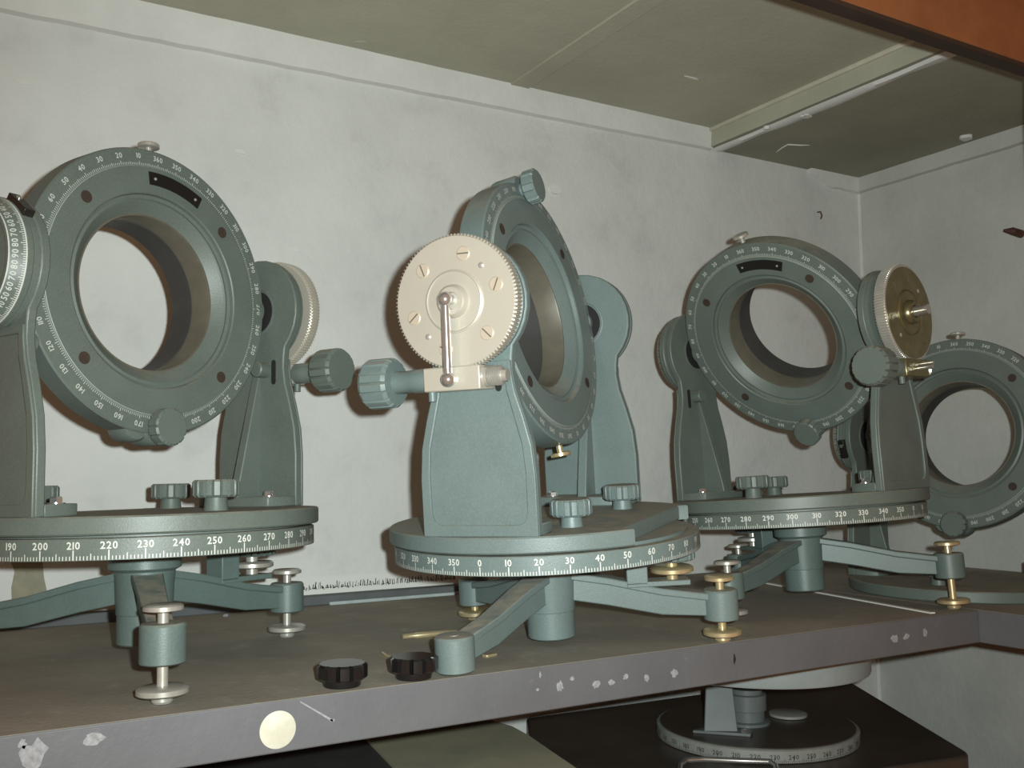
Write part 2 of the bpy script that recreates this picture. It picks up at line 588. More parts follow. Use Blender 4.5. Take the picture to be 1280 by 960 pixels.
def build_dial(parent, base, off=0):
    zt = base + ZT - ZP
    T = Matrix.Translation((0, 0, zt)) @ AX_NX          # z -> -x (outwards)
    d = MB()
    z0, z1 = PX1 + 0.0018, DX
    d.lathe([(RD - 0.001, z0), (RD, z0 + 0.001), (RD, z0 + 0.0045), (RD - 0.0008, z0 + 0.005), (RD - 0.0065, z1), (RD - 0.0095, z1), (RD - 0.011, z1 - 0.003), (0.014, z1 - 0.003),
             (0.012, z1 + 0.002), (0.0002, z1 + 0.002)], 64, T)
    dial = obj('elevation_dial', d, parent['enamel'], parent, smooth=25)
    mk = MB()
    # numbers on the conical band
    ra, za, rb, zb_ = RD - 0.0008, z0 + 0.005, RD - 0.0065, z1
    sl = math.atan2(zb_ - za, ra - rb)
    for deg in range(0, 360, 2):
        a = radians(deg + off)
        u0, u1 = (0.06, 0.34 if deg % 10 == 0 else 0.22)
        rm = lambda u: ra + (rb - ra) * u + 0.0003
        zm = lambda u: za + (zb_ - za) * u + 0.0002
        w = 0.00030
        X = T @ Matrix.Rotation(a, 4, 'Z')
        mk.add([(rm(u0), -w, zm(u0)), (rm(u0), w, zm(u0)), (rm(u1), w, zm(u1)), (rm(u1), -w, zm(u1))], [[0, 1, 2, 3]], X)
        if deg % 10 == 0:
            u = 0.66
            X = T @ Matrix.Rotation(a, 4, 'Z') @ Matrix.Translation((rm(u), 0, zm(u))) @ Matrix.Rotation(pi / 2, 4, 'Z') @ Matrix.Rotation(sl, 4, 'X')
            text(mk, str(90 - abs(90 - deg % 180)), 0.0056, X)
    for u in (0.02, 0.97):
        r_, z_ = ra + (rb - ra) * u, za + (zb_ - za) * u
        mk.lathe([(r_ + 0.0005, z_ - 0.0001), (r_ + 0.0001, z_ + 0.0007)], 64, T, 0, caps=False)
    flat_mesh_obj('dial_markings', mk, 'print_ring', dial)
    iv = MB()                                            # dark index bracket on top of the dial
    X = T @ Matrix.Rotation(radians(90 + 180), 4, 'Z')
    iv.box(RD - 0.002, RD + 0.0035, -0.012, 0.012, z0 - 0.004, z0 + 0.004, T @ Matrix.Rotation(radians(parent['index_ang']), 4, 'Z'))
    ix = obj('index_bracket', iv, 'black', dial, bevel=0.0006)
    sc = MB()
    sc.cyl(0.0022, 0, 0.0012, 12, T @ Matrix.Rotation(radians(parent['index_ang']), 4, 'Z') @ Matrix.Translation((RD + 0.0033, 0.005, z0)) @ Matrix.Rotation(pi / 2, 4, 'Y'))
    obj('index_screw', sc, 'chrome', ix)
    return dial


def build_ring(parent, pitch, base, screw_mat='steel', name_plate=True):
    """the graduated ring between the posts, local y = optical axis, front = -y"""
    A = AX_NY                                            # lathe z -> -y (towards the front)
    f = HW
    r = MB()
    r.lathe([(0.0640, -0.006), (0.0740, -HW), (RR - 0.0015, -HW), (RR, -HW + 0.0015), (RR, f - 0.0012), (RR - 0.0012, f), (0.1012, f), (0.1008, f + 0.0012),
             (0.0795, f + 0.0012), (0.0785, f + 0.0004), (0.0780, f - 0.0028), (0.0755, f - 0.0038), (0.0735, f - 0.0030), (0.0715, f - 0.0042), (0.0650, 0.0005), (0.0630, -0.0010)], 128, A, closed=True)
    ring = obj('graduated_ring', r, parent['enamel'], parent, smooth=30)
    ring.location = (0, 0, base + ZT - ZP)
    ring.rotation_euler = (pitch, 0, 0)
    t = MB()
    t.lathe([(0.0630, 0.000), (0.0625, -0.001), (0.0625, -0.022), (0.0650, -0.022), (0.0650, 0.000)], 96, A, closed=True)
    obj('bore_collar', t, 'bore_lip', ring)
    t = MB()
    t.lathe([(0.0618, -0.0215), (0.0618, -0.046), (0.0690, -0.046), (0.0690, -0.0100), (0.0655, -0.0100), (0.0655, -0.0215)], 96, A, closed=True)
    obj('lens_tube', t, 'bore', ring)
    mk = MB()
    y0 = -(f + 0.0003)
    for d in range(0, 360):
        a = radians(d)
        rr0 = 0.1014
        L = 0.0030 if d % 10 == 0 else 0.0022 if d % 5 == 0 else 0.0016
        w = 0.00026
        X = Matrix.Rotation(a, 4, 'Y')
        mk.add([(-w, y0, rr0), (w, y0, rr0), (w, y0, rr0 + L), (-w, y0, rr0 + L)], [[0, 1, 2, 3]], X)
        if d % 10 == 0:
            X = Matrix.Rotation(radians(-d), 4, 'Y') @ Matrix.Translation((0, y0, 0.1088)) @ Matrix.Rotation(pi / 2, 4, 'X')
            text(mk, str(d if d else 360), 0.0058, X)
    flat_mesh_obj('ring_markings', mk, 'print_ring', ring)
    ln = MB()
    ln.lathe([(0.1000, f + 0.0016), (0.1012, f + 0.0006)], 128, A, caps=False)
    flat_mesh_obj('graduation_line', ln, 'print_line', ring)
    for a in (47, 135.5, -132, -47):
        h = MB()
        X = Matrix.Rotation(radians(a), 4, 'Y') @ Matrix.Translation((0, -(f + 0.0012), 0.0905)) @ AX_NY
        h.lathe([(0.0048, 0.00035), (0.0040, 0.0002), (0.0040, -0.001), (0.0001, -0.001)], 20, X, caps=False)
        h.lathe([(0.0048, 0.00035), (0.0001, 0.00030)], 20, X, caps=False)
        obj('mounting_hole', h, 'hole', ring)  # flat dark disc painted as a shaded hole
    # black name plate
    if name_plate:
        npl = MB()
        a0, a1, n = radians(-6), radians(27), 12
        pa = [(sin(a0 + (a1 - a0) * i / n) * 0.0965, cos(a0 + (a1 - a0) * i / n) * 0.0965) for i in range(n + 1)]
        pb = [(sin(a0 + (a1 - a0) * i / n) * 0.0860, cos(a0 + (a1 - a0) * i / n) * 0.0860) for i in range(n + 1)]
        poly = pa + pb[::-1]
        npl.loft([[(x, -(f + 0.0010), z) for x, z in poly], [(x, -(f + 0.0022), z) for x, z in poly]])
        np_ = obj('name_plate', npl, 'black', ring)
        for a in (a0 + 0.06, a1 - 0.06):
            rv = MB()
            rv.lathe([(0.0013, 0), (0.0011, 0.0006), (0.0004, 0.0009)], 10, Matrix.Translation((sin(a) * 0.0912, -(f + 0.0022), cos(a) * 0.0912)) @ AX_NY)
            obj('rivet', rv, 'steel', np_)
    # flat thumb screw on the rim, opposite the clamp knob
    sc = MB()
    sc.cyl(0.0028, RR - 0.002, RR + 0.0075, 14)
    sc.lathe([(0.0070, RR + 0.0055), (0.0086, RR + 0.0062), (0.0086, RR + 0.0088), (0.0078, RR + 0.0094)], 28)
    obj('thumb_screw', sc, screw_mat, ring)
    ck = MB()
    T = Matrix.Translation((0, 0, -(RR - 0.0050))) @ AX_NY
    ck.lathe([(0.0060, f - 0.001), (0.0060, f + 0.008)], 20, T)
    ck.knob(0.0150, f + 0.0050, f + 0.0165, 12, 0.10, T)
    k = obj('clamp_knob', ck, parent['enamel'], ring, smooth=30)
    lug = MB()
    lug.lathe([(0.0125, -HW - 0.002), (0.0135, -HW + 0.002), (0.0135, f - 0.003), (0.0120, f - 0.001)], 28, T)
    T2 = Matrix.Translation((-0.018, 0, -(RR - 0.0060))) @ AX_NY
    lug.lathe([(0.0105, -HW - 0.002), (0.0115, -HW + 0.002), (0.0115, f - 0.004), (0.010, f - 0.002)], 24, T2)
    obj('clamp_lug', lug, parent['enamel'], k)
    for s in (-1, 1):
        ax = MB()
        ax.lathe([(0.0125, 0.1100), (0.0125, 0.1150), (0.0080, 0.1153), (0.0080, 0.1185)], 28, AX_X if s > 0 else AX_NX)
        obj('trunnion', ax, parent['enamel'], ring)
    return ring


def notch_outline(R, notch=True, n=120):
    pts = []
    xr, xl, yc = 0.082, -0.085, 0.096
    ar, al = math.acos(xr / R), math.acos(xl / R)
    if not notch:
        return [(R * cos(2 * pi * i / n), R * sin(2 * pi * i / n)) for i in range(n)]
    for i in range(n + 1):
        a = al + (2 * pi - (al - ar)) * i / n
        pts.append((R * cos(a), R * sin(a)))
    pts += [(xr - 0.004, yc), (xl + 0.004, yc)]
    return pts


def build_plate(parent, z1):
    p = MB()
    out = notch_outline(RP)
    inn = [(x * (1 - 0.0012 / RP), y * (1 - 0.0012 / RP)) for x, y in out]
    z0 = z1 - 0.0125
    p.loft([[(x, y, z) for x, y in o] for o, z in ((inn, z0), (out, z0 + 0.0012), (out, z1 - 0.0012), (inn, z1))])
    plate = obj('top_plate', p, parent['enamel'], parent, smooth=30)
    for x, y, r, h in ((0.066, 0.050, 0.0165, 0.0), (-0.061, 0.050, 0.0165, 0.0), (0.0, -0.079, 0.0172, 0.0015)):
        k = MB()
        T = Matrix.Translation((x, y, z1))
        k.lathe([(0.0092, -0.0002), (0.0088, 0.0012), (0.0080, 0.0095 + h)], 24, T)
        k.knob(r, 0.0085 + h, 0.0215 + h, 18, 0.09, T)
        obj('thumb_knob', k, parent['enamel'], plate, smooth=30)
    return plate


def build_scale(parent, off):
    s = MB()
    z0, z1 = ZB, ZB + 0.0138
    s.lathe([(RS - 0.004, z0 - 0.0005), (RS, z0), (RS, z1), (RS - 0.0008, z1 + 0.0006), (0.04, z1 + 0.0006)], 128)
    s.lathe([(0.120, z1), (0.120, ZP - 0.0120)], 96)
    ring = obj('scale_ring', s, parent['enamel'], parent, smooth=30)
    mk = MB()
    cyl_scale(mk, RS, z0, z1, off)
    flat_mesh_obj('scale_markings', mk, 'print', ring)


def build_base(parent, Mw, legs, clamp_leg, local_rot, screw_mats):
    """three-armed levelling base; screws are as long as they need to be to touch the shelf"""
    c = MB()
    c.lathe([(0.0195, 0.0045), (0.0205, 0.0055), (0.0205, 0.0270), (0.0212, 0.0275), (0.0222, 0.050), (0.0230, 0.060), (0.0275, 0.0625), (0.0275, ZB + 0.001)], 48)
    base = obj('levelling_base', c, parent['enamel2'], parent, smooth=30)
    for i, a in enumerate(legs):
        Rz = Matrix.Rotation(a, 4, 'Z')
        arm = MB()
        st = [(0.014, 0.0120, 0.036, 0.0600), (0.050, 0.0105, 0.029, 0.0530), (0.095, 0.0092, 0.0185, 0.0415), (RF - 0.006, 0.0085, 0.0150, 0.0340)]
        tf = 0.006
        L1 = [[(x, -w, zt - tf), (x, w, zt - tf), (x, w, zt), (x, -w, zt)] for x, w, zb, zt in st]
        L2 = [[(x, -w * 0.62, zb), (x, w * 0.62, zb), (x, w * 0.62, zt - tf + 0.0005), (x, -w * 0.62, zt - tf + 0.0005)] for x, w, zb, zt in st]
        arm.loft(L1, Rz)
        arm.loft(L2, Rz)
        ao = obj('arm', arm, parent['enamel2'], base, bevel=0.001)
        sck = MB()
        T = Rz @ Matrix.Translation((RF, 0, 0))
        sck.lathe([(0.0135, 0.0112), (0.0148, 0.0122), (0.0148, 0.0355), (0.0135, 0.0370)], 36, T)
        obj('leg_socket', sck, parent['enamel2'], ao)
        top = Mw @ (T @ Vector((0, 0, 0.0112)))
        zl = 0.0112 - top.z / (Mw.to_3x3() @ Vector((0, 0, 1))).z + 0.0006
        sm = screw_mats[i % len(screw_mats)]
        s = MB()
        gap = 0.0112 - zl
        s.cyl(0.0036, zl + 0.0008, 0.0374 if i == parent['no_cap'] else 0.0470, 16, T)
        if gap > 0.006:
            s.lathe([(0.0060, zl), (0.0070, zl + 0.0015), (0.0060, zl + 0.004)], 20, T)
            zd = zl + min(0.0075, gap * 0.55)
            s.lathe([(0.0150, zd - 0.0022), (0.0164, zd - 0.0012), (0.0164, zd + 0.0018), (0.0145, zd + 0.0030), (0.0050, zd + 0.0035)], 36, T)
        else:
            s.lathe([(0.0050, zl), (0.0060, zl + 0.001), (0.0060, 0.013)], 20, T)
        so = obj('levelling_screw', s, sm, base)
        if i != parent['no_cap']:
            cp = MB()
            cp.lathe([(0.0085, 0.0440), (0.0128, 0.0452), (0.0128, 0.0478), (0.0110, 0.0490), (0.0030, 0.0490)], 28, T)
            obj('screw_cap', cp, sm, so)
        if i == clamp_leg:
            b = MB()
            b.box(0.066, 0.084, -0.0105, 0.0105, 0.0455, ZB - 0.0012, Rz)
            b.box(0.066, 0.120, -0.0105, 0.0105, 0.0435, 0.0480, Rz)
            br = obj('clamp_bracket', b, parent['enamel2'], base, bevel=0.0008)
            Tk = Rz @ Matrix.Translation((0.106, 0, 0))
            kn = obj('azimuth_knob', MB().knob(0.0205, 0.0640, ZB - 0.0012, 22, 0.08, Tk), parent['enamel2'], base, smooth=30)
            dd = MB()
            dd.cyl(0.0050, 0.0480, 0.0650, 16, Tk)
            dd.lathe([(0.0165, 0.0535), (0.0185, 0.0545), (0.0185, 0.0575), (0.0165, 0.0590)], 32, Tk)
            obj('clamp_disc', dd, parent['discmat'], kn)
    return base


def instrument_matrix(x, y, h, a, u, w):
    return (Matrix.Translation((x, y, 0)) @ Matrix.Rotation(radians(u), 4, 'X') @ Matrix.Rotation(radians(w), 4, 'Y')
            @ Matrix.Translation((0, 0, h)) @ Matrix.Rotation(radians(a), 4, 'Z'))


def ring_mount(label, x, y, h, a, u, w, pitch, m=None, clamp_leg=0, enamel='green', enamel2='green', gearmat='champagne', rod=False,
               scale_off=0, screw_mats=('steel',), discmat='brass', low=False, no_cap=-1, screw_mat='steel', index_ang=250, name_plate=True):
    Mw = instrument_matrix(x, y, h, a, u, w)
    root = empty('ring_mount', Mw)
    tag(root, label, 'optical mount', 'grey-green ring mounts on the shelf')
    cfg = dict(enamel=enamel, enamel2=enamel2, gearmat=gearmat, discmat=discmat, no_cap=no_cap, index_ang=index_ang)

    class Par:
        pass
    for k, v in cfg.items():
        root[k] = v
    base = 0.0125 if low else ZP
    if not low:
        build_base(root, Mw, [radians(m + 120 * k - a) for k in range(3)], clamp_leg, a, screw_mats)
        build_scale(root, scale_off)
    build_plate(root, base)
    build_post(root, 1, base, True)
    build_post(root, -1, base, False)
    build_gear(root, base)
    build_worm(root, base, rod)
    build_dial(root, base)
    build_ring(root, radians(pitch), base, screw_mat, name_plate)
    for k in cfg:
        del root[k]
    return root


# ------------------------------------------------------------------ the setting
W, XR, CZ, CZ2 = 0.442, 1.320, 0.6527, 0.6250
TH = 0.0334
XS = 0.938                                   # inner corner of the shelf
XL = -0.45
YR = -0.10                                   # front rail of the cabinet
YF = -0.45


def struct(name, mb, m, bevel=0.0):
    return tag(obj(name, mb, m, None, bevel), kind='structure')


wb = struct('wall_back', MB().box(XL, XR + 0.02, W, W + 0.03, -0.62, 0.70), 'wall')
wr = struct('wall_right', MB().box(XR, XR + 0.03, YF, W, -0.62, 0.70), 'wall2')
ce = struct('ceiling', MB().box(XL, 0.988, YR, W, CZ, CZ + 0.02).box(0.988, XR, YR, W, CZ2, CZ + 0.02), ['ceiling', 'ceiling2'])
for p in ce.data.polygons:
    if p.center.x > 0.99:
        p.material_index = 1
# seams and battens under the ceiling
cb = MB().box(0.640, 0.668, YR, W, CZ - 0.0022, CZ + 0.001)
obj('ceiling_seam', cb, 'ceiling', ce, bevel=0.001)
st = MB().box(0.983, 0.990, YR, W, CZ - 0.0055, CZ + 0.001)
struct('trim_1', st, 'cream', 0.002)


def ragged_strip(x0, x1, y0, y1, z0, z1, n=30, amp=0.004, sd=1):
    rnd = random.Random(sd)
    ph = [(rnd.uniform(5, 90), rnd.uniform(0, 6.28), rnd.uniform(0.2, 1)) for _ in range(9)]
    wob = lambda y: sum(sin(k * y + p_) * w_ for k, p_, w_ in ph) / 3
    mb = MB()
    L = []
    for i in range(n + 1):
        y = y0 + (y1 - y0) * i / n
        a = x0 + wob(y + 3) * amp * 0.3
        b = x1 + wob(y) * amp
        L.append([(a, y, z1), (a + 0.006, y, z0 + wob(y + 7) * 0.0006), (b - 0.008, y, z0 + 0.0005 + wob(y + 9) * 0.0006), (b, y, z1 - 0.0006), (b, y, z1)])
    mb.loft(L)
    return mb


struct('trim_2', ragged_strip(0.994, 1.018, YR, W, CZ2 - 0.003, CZ2 + 0.001, 90, 0.004, 3), 'crown')
# plaster cornice along the back wall, slightly uneven
cr = MB()
rnd = random.Random(5)
L = []
for i in range(61):
    x = XL + (0.992 - XL) * i / 60
    zb_ = 0.612 + 0.010 * max(0, x) + rnd.uniform(-0.0005, 0.0005)
    L.append([(x, W, zb_), (x, W - 0.009 + rnd.uniform(-0.0004, 0.0004), zb_ + 0.001), (x, W - 0.012 + rnd.uniform(-0.0008, 0.0008), CZ + 0.001), (x, W, CZ + 0.001)])
cr.loft(L)
struct('trim_3', cr, 'crown')
cr = MB()
L = []
for i in range(31):
    y = YF + (W - YF) * i / 30
    zb_ = 0.601 + rnd.uniform(-0.0005, 0.0005)
    L.append([(XR, y, zb_), (XR - 0.009, y, zb_ + 0.001), (XR - 0.011 + rnd.uniform(-0.001, 0.001), y, CZ2 + 0.001), (XR, y, CZ2 + 0.001)])
cr.loft(L)
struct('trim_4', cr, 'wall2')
cr = MB()
L = []
for i in range(11):
    x = 1.20 + (XR - 1.20) * i / 10
    zb_ = 0.618 - 0.017 * min(1, i / 4) + rnd.uniform(-0.001, 0.001)
    L.append([(x, W, zb_), (x, W - 0.008, zb_ + 0.001), (x, W - 0.010, CZ2 + 0.001), (x, W, CZ2 + 0.001)])
cr.loft(L)
struct('trim_5', cr, 'crown')
# white corner bead
struct('trim_6', MB().tube([(XR - 0.001, W - 0.001, -0.6), (XR - 0.001, W - 0.001, 0.60)], 0.0035, 8), 'crown')


# ------------------------------------------------------------------ shelves
sh = MB()
sh.box(XL, XS, 0, W - 0.0005, -TH, 0)
for i, f in enumerate(sh.f):
    zs = [sh.v[k].z for k in f]
    sh.m[i] = 0 if min(zs) > -0.001 else 1
shelf = tag(obj('shelf', sh, ['shelf_top', 'shelf_front'], None, bevel=0.0012),
            'long dusty brown shelf board with grey painted front edge carrying round sticker', 'shelf')
sh = MB()
sh.box(XS + 0.0005, XR - 0.0005, YF, W - 0.0005, -TH, 0)
for i, f in enumerate(sh.f):
    zs = [sh.v[k].z for k in f]
    sh.m[i] = 0 if min(zs) > -0.001 else 1
tag(obj('shelf', sh, ['shelf_top', 'shelf_front'], None, bevel=0.0012),
    'short return shelf board along the right wall meeting the long shelf', 'shelf')


def blob(cx, cz, rx, rz, n=14, sd=0, jag=0.35):
    r_ = random.Random(sd)
    return [(cx + rx * cos(2 * pi * i / n) * (1 + r_.uniform(-jag, jag)), cz + rz * sin(2 * pi * i / n) * (1 + r_.uniform(-jag, jag))) for i in range(n)]


def front_chip(px, py, rx, rz, sd, m='chip', jag=0.35):
    p = pick(px, py, 1, 0.0)
    poly = blob(p.x, p.z, rx, rz, 14, sd, jag)
    mb = MB()
    mb.loft([[(x, 0.0003, z) for x, z in poly], [(x, -0.0003, z) for x, z in poly]])
    return obj('paint_chip', mb, m, shelf)


for i, (px, py, rx, rz) in enumerate([(118, 923, 0.0055, 0.0035), (42, 944, 0.0075, 0.0085), (28, 930, 0.002, 0.003), (700, 858, 0.0028, 0.0040), (715, 848, 0.0022, 0.0015), (745, 856, 0.0036, 0.0030),
                                      (764, 853, 0.0030, 0.0020), (782, 846, 0.0026, 0.0026), (808, 847, 0.0030, 0.0028), (843, 841, 0.0036, 0.0032), (1118, 798, 0.0045, 0.0034),
                                      (1133, 796, 0.004, 0.003), (1156, 791, 0.0034, 0.0040), (415, 900, 0.0022, 0.0009), (672, 862, 0.0016, 0.0010), (675, 844, 0.0008, 0.0022)]):
    front_chip(px, py, rx, rz, i)
front_chip(918, 824, 0.0013, 0.0042, 77, 'slot')
p0, p1 = pick(375, 877, 1, 0), pick(416, 901, 1, 0)
sc_ = MB()
sc_.loft([[(p0.x, -0.0003, p0.z - 0.0005), (p0.x, 0.0003, p0.z - 0.0005), (p0.x, 0.0003, p0.z + 0.0005), (p0.x, -0.0003, p0.z + 0.0005)],
          [(p1.x, -0.0003, p1.z - 0.0008), (p1.x, 0.0003, p1.z - 0.0008), (p1.x, 0.0003, p1.z + 0.0008), (p1.x, -0.0003, p1.z + 0.0008)]])
obj('scratch', sc_, 'chip', shelf)

# pale joint strip lying across the shelf
a, b = pick(945, 727, 2, 0), pick(1166, 767, 2, 0)
js = MB()
dv = (b - a).normalized()
nv = Vector((-dv.y, dv.x, 0)) * 0.0030
a2 = a - dv * 0.06
js.loft([[a2 - nv, b - nv, b + nv, a2 + nv], [q + Vector((0, 0, 0.0012)) for q in (a2 - nv, b - nv, b + nv, a2 + nv)]])
tag(obj('pale_strip', js, 'paper', None), 'thin pale strip lying on the shelf under the brassy-geared mount', 'strip')

# round sticker on the shelf front
p = pick(347, 912, 1, 0)
sk = MB()
sk.lathe([(0.0120, 0.0), (0.0120, 0.0006), (0.0116, 0.0008)], 40, Matrix.Translation((p.x, -0.0001, p.z)) @ AX_NY)
tag(obj('sticker', sk, 'sticker', None), 'round yellowed white sticker on the grey front edge of the shelf', 'sticker')

# ledge along the foot of the wall with a pale chipped edge
lg = MB().box(XL, 0.70, W - 0.016, W, 0, 0.0105)
struct('baseboard_back', lg, 'ledge', 0.001)
a, b = pick(421, 762, 2, 0.0), pick(597, 739, 2, 0.0)
pe = MB()
pe.box(a.x + 0.006, 0.66, W - 0.022, W - 0.0165, 0.0, 0.0035)
tag(obj('edge_strip', pe, 'pale_teal', None, bevel=0.0005), 'pale blue-grey strip along the foot of the back ledge', 'strip')

# strip of paper with a row of dark printed marks
a, b = pick(383, 742, 1, W - 0.0165), pick(520, 727, 1, W - 0.0165)
ps = MB().box(a.x - 0.14, b.x + 0.25, W - 0.0008, W - 0.0001, 0.0106, 0.029)
pap = tag(obj('paper_strip', ps, 'paper', None), 'white paper strip with a row of dark marks along foot of back wall', 'paper')
mk = MB()
r_ = random.Random(11)
x = a.x
while x < b.x + 0.06:
    hgt = r_.uniform(0.003, 0.008)
    lean = r_.uniform(-0.0015, 0.0015)
    w_ = r_.uniform(0.0003, 0.0007)
    z0 = 0.0160 + r_.uniform(-0.0008, 0.0008)
    mk.add([(x - w_, W - 0.0010, z0), (x + w_, W - 0.0010, z0), (x + w_ + lean, W - 0.0010, z0 + hgt), (x - w_ + lean, W - 0.0010, z0 + hgt)], [[0, 1, 2, 3]])
    if r_.random() < 0.5:
        mk.add([(x - 0.001, W - 0.0010, z0 + 0.001), (x + 0.0015, W - 0.0010, z0 + 0.0005), (x + 0.0015, W - 0.0010, z0 + 0.0012), (x - 0.001, W - 0.0010, z0 + 0.0018)], [[0, 1, 2, 3]])
    x += r_.uniform(0.0016, 0.0034)
flat_mesh_obj('printed_marks', mk, 'print_dark', pap)

# torn wallpaper: bare plaster showing low on the back wall
poly = []
for px, py in [(10, 690), (52, 690), (55, 722), (60, 745), (66, 756), (54, 752), (50, 742), (44, 748), (34, 752), (33, 762), (36, 775), (12, 780), (15, 760), (14, 735), (18, 715)]:
    q = pick(px, py, 1, W)
    poly.append((q.x, q.z))
tp = MB()
tp.loft([[(x, W + 0.0002, z) for x, z in poly], [(x, W - 0.0005, z) for x, z in poly]])
obj('bare_patch', tp, 'bare', wb)

# flakes on wall and ceiling
for i, (px, py, rx, rz) in enumerate([(693, 238, 0.009, 0.006), (300, 190, 0.006, 0.0025), (215, 155, 0.003, 0.001), (368, 313, 0.006, 0.0015), (30, 104, 0.006, 0.002)]):
    q = pick(px, py, 1, W)
    po = blob(q.x, q.z, rx, rz, 10, 40 + i, 0.15 if i == 0 else 0.3)
    fl_ = MB()
    fl_.loft([[(x, W + 0.0002, z) for x, z in po], [(x, W - (0.004 if i == 0 else 0.001), z) for x, z in po]])
    obj('plaster_flake', fl_, 'crown', wb)
for i, (px, py, rx, ry) in enumerate([(452, 55, 0.012, 0.008), (865, 97, 0.011, 0.002)]):
    q = pick(px, py, 2, CZ)
    po = blob(q.x, q.y, rx, ry, 12, 60 + i, 0.25)
    fl_ = MB()
    fl_.loft([[(x, y, CZ - 0.0008) for x, y in po], [(x, y, CZ + 0.0005) for x, y in po]])
    obj('paint_flake', fl_, 'crown' if i else 'ceiling', ce)
pts = [pick(px, py, 2, CZ2) for px, py in [(970, 190), (978, 184), (985, 180), (1000, 181), (1012, 181)]]
obj('paint_flake', MB().tube([q + Vector((0, 0, -0.0005)) for q in pts], [0.0005, 0.0012, 0.0014, 0.0012, 0.0004], 6), 'crown', ce)
for i, (px, py, r0) in enumerate([(1008, 142, 0.007), (958, 158, 0.004), (1208, 170, 0.010)]):
    q = pick(px, py, 2, CZ2)
    po = blob(min(q.x, XR - 0.015), q.y, r0, r0 * 0.9, 12, 80 + i, 0.3)
    fl_ = MB()
    fl_.loft([[(x, y, CZ2 - 0.0045) for x, y in po], [(x, y, CZ2 + 0.0005) for x, y in po]])
    obj('plaster_lump', fl_, 'crown', ce)

# little nail in the back wall and iron peg in the right wall
q = pick(1022, 268, 1, W)
nl = MB().tube([(q.x, W + 0.004, q.z + 0.004), (q.x, W - 0.006, q.z + 0.003), (q.x + 0.001, W - 0.008, q.z - 0.004), (q.x - 0.001, W - 0.007, q.z - 0.009)], 0.0012, 8)
tag(obj('bent_nail', nl, 'rust', None), 'small bent rusty nail in the back wall near the corner', 'nail')
q = pick(1276, 291, 0, XR)
pg = MB().tube([(XR + 0.004, q.y, q.z - 0.002), (XR - 0.020, q.y, q.z), (XR - 0.030, q.y + 0.006, q.z + 0.001)], [0.006, 0.0055, 0.0020], 12)
tag(obj('wall_peg', pg, 'rust', None), 'dark rusty iron peg sticking out of the right wall', 'peg')

# orange wooden rail and dark post of the cabinet front
zl = pick(1130, 47, 1, YR).z
rail = MB().box(XL, XR - 0.0005, YR - 0.014, YR - 0.0005, zl + 0.004, zl + 0.16)
ro = tag(obj('cabinet_rail', rail, 'wood', None, bevel=0.0015), 'orange varnished wooden rail across the top front of the cabinet', 'rail')
obj('rail_dark_strip', MB().box(XL, XR - 0.0005, YR - 0.0145, YR, zl, zl + 0.0042), 'dark_wood', ro)  # separate dark strip along the lower edge of the rail
q = pick(1286, 110, 1, YR)
tag(obj('cabinet_post', MB().box(q.x, q.x + 0.03, YR - 0.022, YR, 0.0002, zl - 0.0002), 'dark_wood', None, bevel=0.001), 'dark brown upright post under the end of the orange rail', 'post')

# ------------------------------------------------------------------ the ring mounts
ring_mount('dull grey-green ring mount with broad upright ring, standing beside the torn wallpaper', 0.1515, 0.1775, 0.012, 28.2, -0.93, -0.34, -1.3, m=-95.9, clamp_leg=1,
           enamel='olive', enamel2='green', scale_off=1.5, screw_mats=('steel',), discmat='steel', index_ang=322)
ring_mount('blue-green ring mount showing its bright silver worm gear and chrome link rod', 0.4685, 0.0826, 0.0012, 214.8, 1.45, -3.91, 188.3, m=-31.7, clamp_leg=0,
           enamel='teal', enamel2='teal', rod=True, screw_mats=('brass', 'brass', 'steel'), discmat='brass', no_cap=2, screw_mat='brass', name_plate=False)
ring_mount('grey-green ring mount with brassy gear disc and ring leaning forward, beside the blue-green mount', 0.8205, 0.1218, 0.0122, -79.27, -2.89, -1.86, 29.3, m=-46, clamp_leg=1,
           enamel='olive', enamel2='green', gearmat='gold', screw_mats=('brass', 'steel', 'steel'), discmat='steel', index_ang=20)
ring_mount('low ring mount without tripod base, its plate lying on the shelf in the corner', 1.080, 0.110, 0.0003, -77, 0, 0, -4, enamel='olive', enamel2='green', gearmat='gold', low=True, screw_mat='steel', name_plate=False)

# ------------------------------------------------------------------ small loose things on the shelf
for i, (px, py) in enumerate([(428, 862), (519, 852)]):
    q = pick(px, py, 2, 0.0)
    x, y = q.x + 0.004, q.y + 0.011
    k = MB()
    T = Matrix.Translation((x, y, 0.0003))
    k.knob(0.0176, 0.0050, 0.0155, 12, 0.20, T)
    r_ = tag(empty('hand_knob', Matrix.Translation((x, y, 0))), ['loose black fluted knob lying alone near the front edge of the shelf',
             'loose black fluted knob lying against the blue-green mount\'s leg'][i], 'knob', 'loose black knobs')
    ko = obj('knob_body', k, 'bakelite', None, smooth=30)
    ko.data.transform(Matrix.Translation((-x, -y, 0)))
    ko.parent = r_
    cl_ = MB()
    cl_.lathe([(0.0125, 0), (0.0130, 0.001), (0.0130, 0.0045), (0.0140, 0.0054)], 28, Matrix.Translation((0, 0, 0.0003)))
    obj('knob_collar', cl_, 'bakelite', r_)

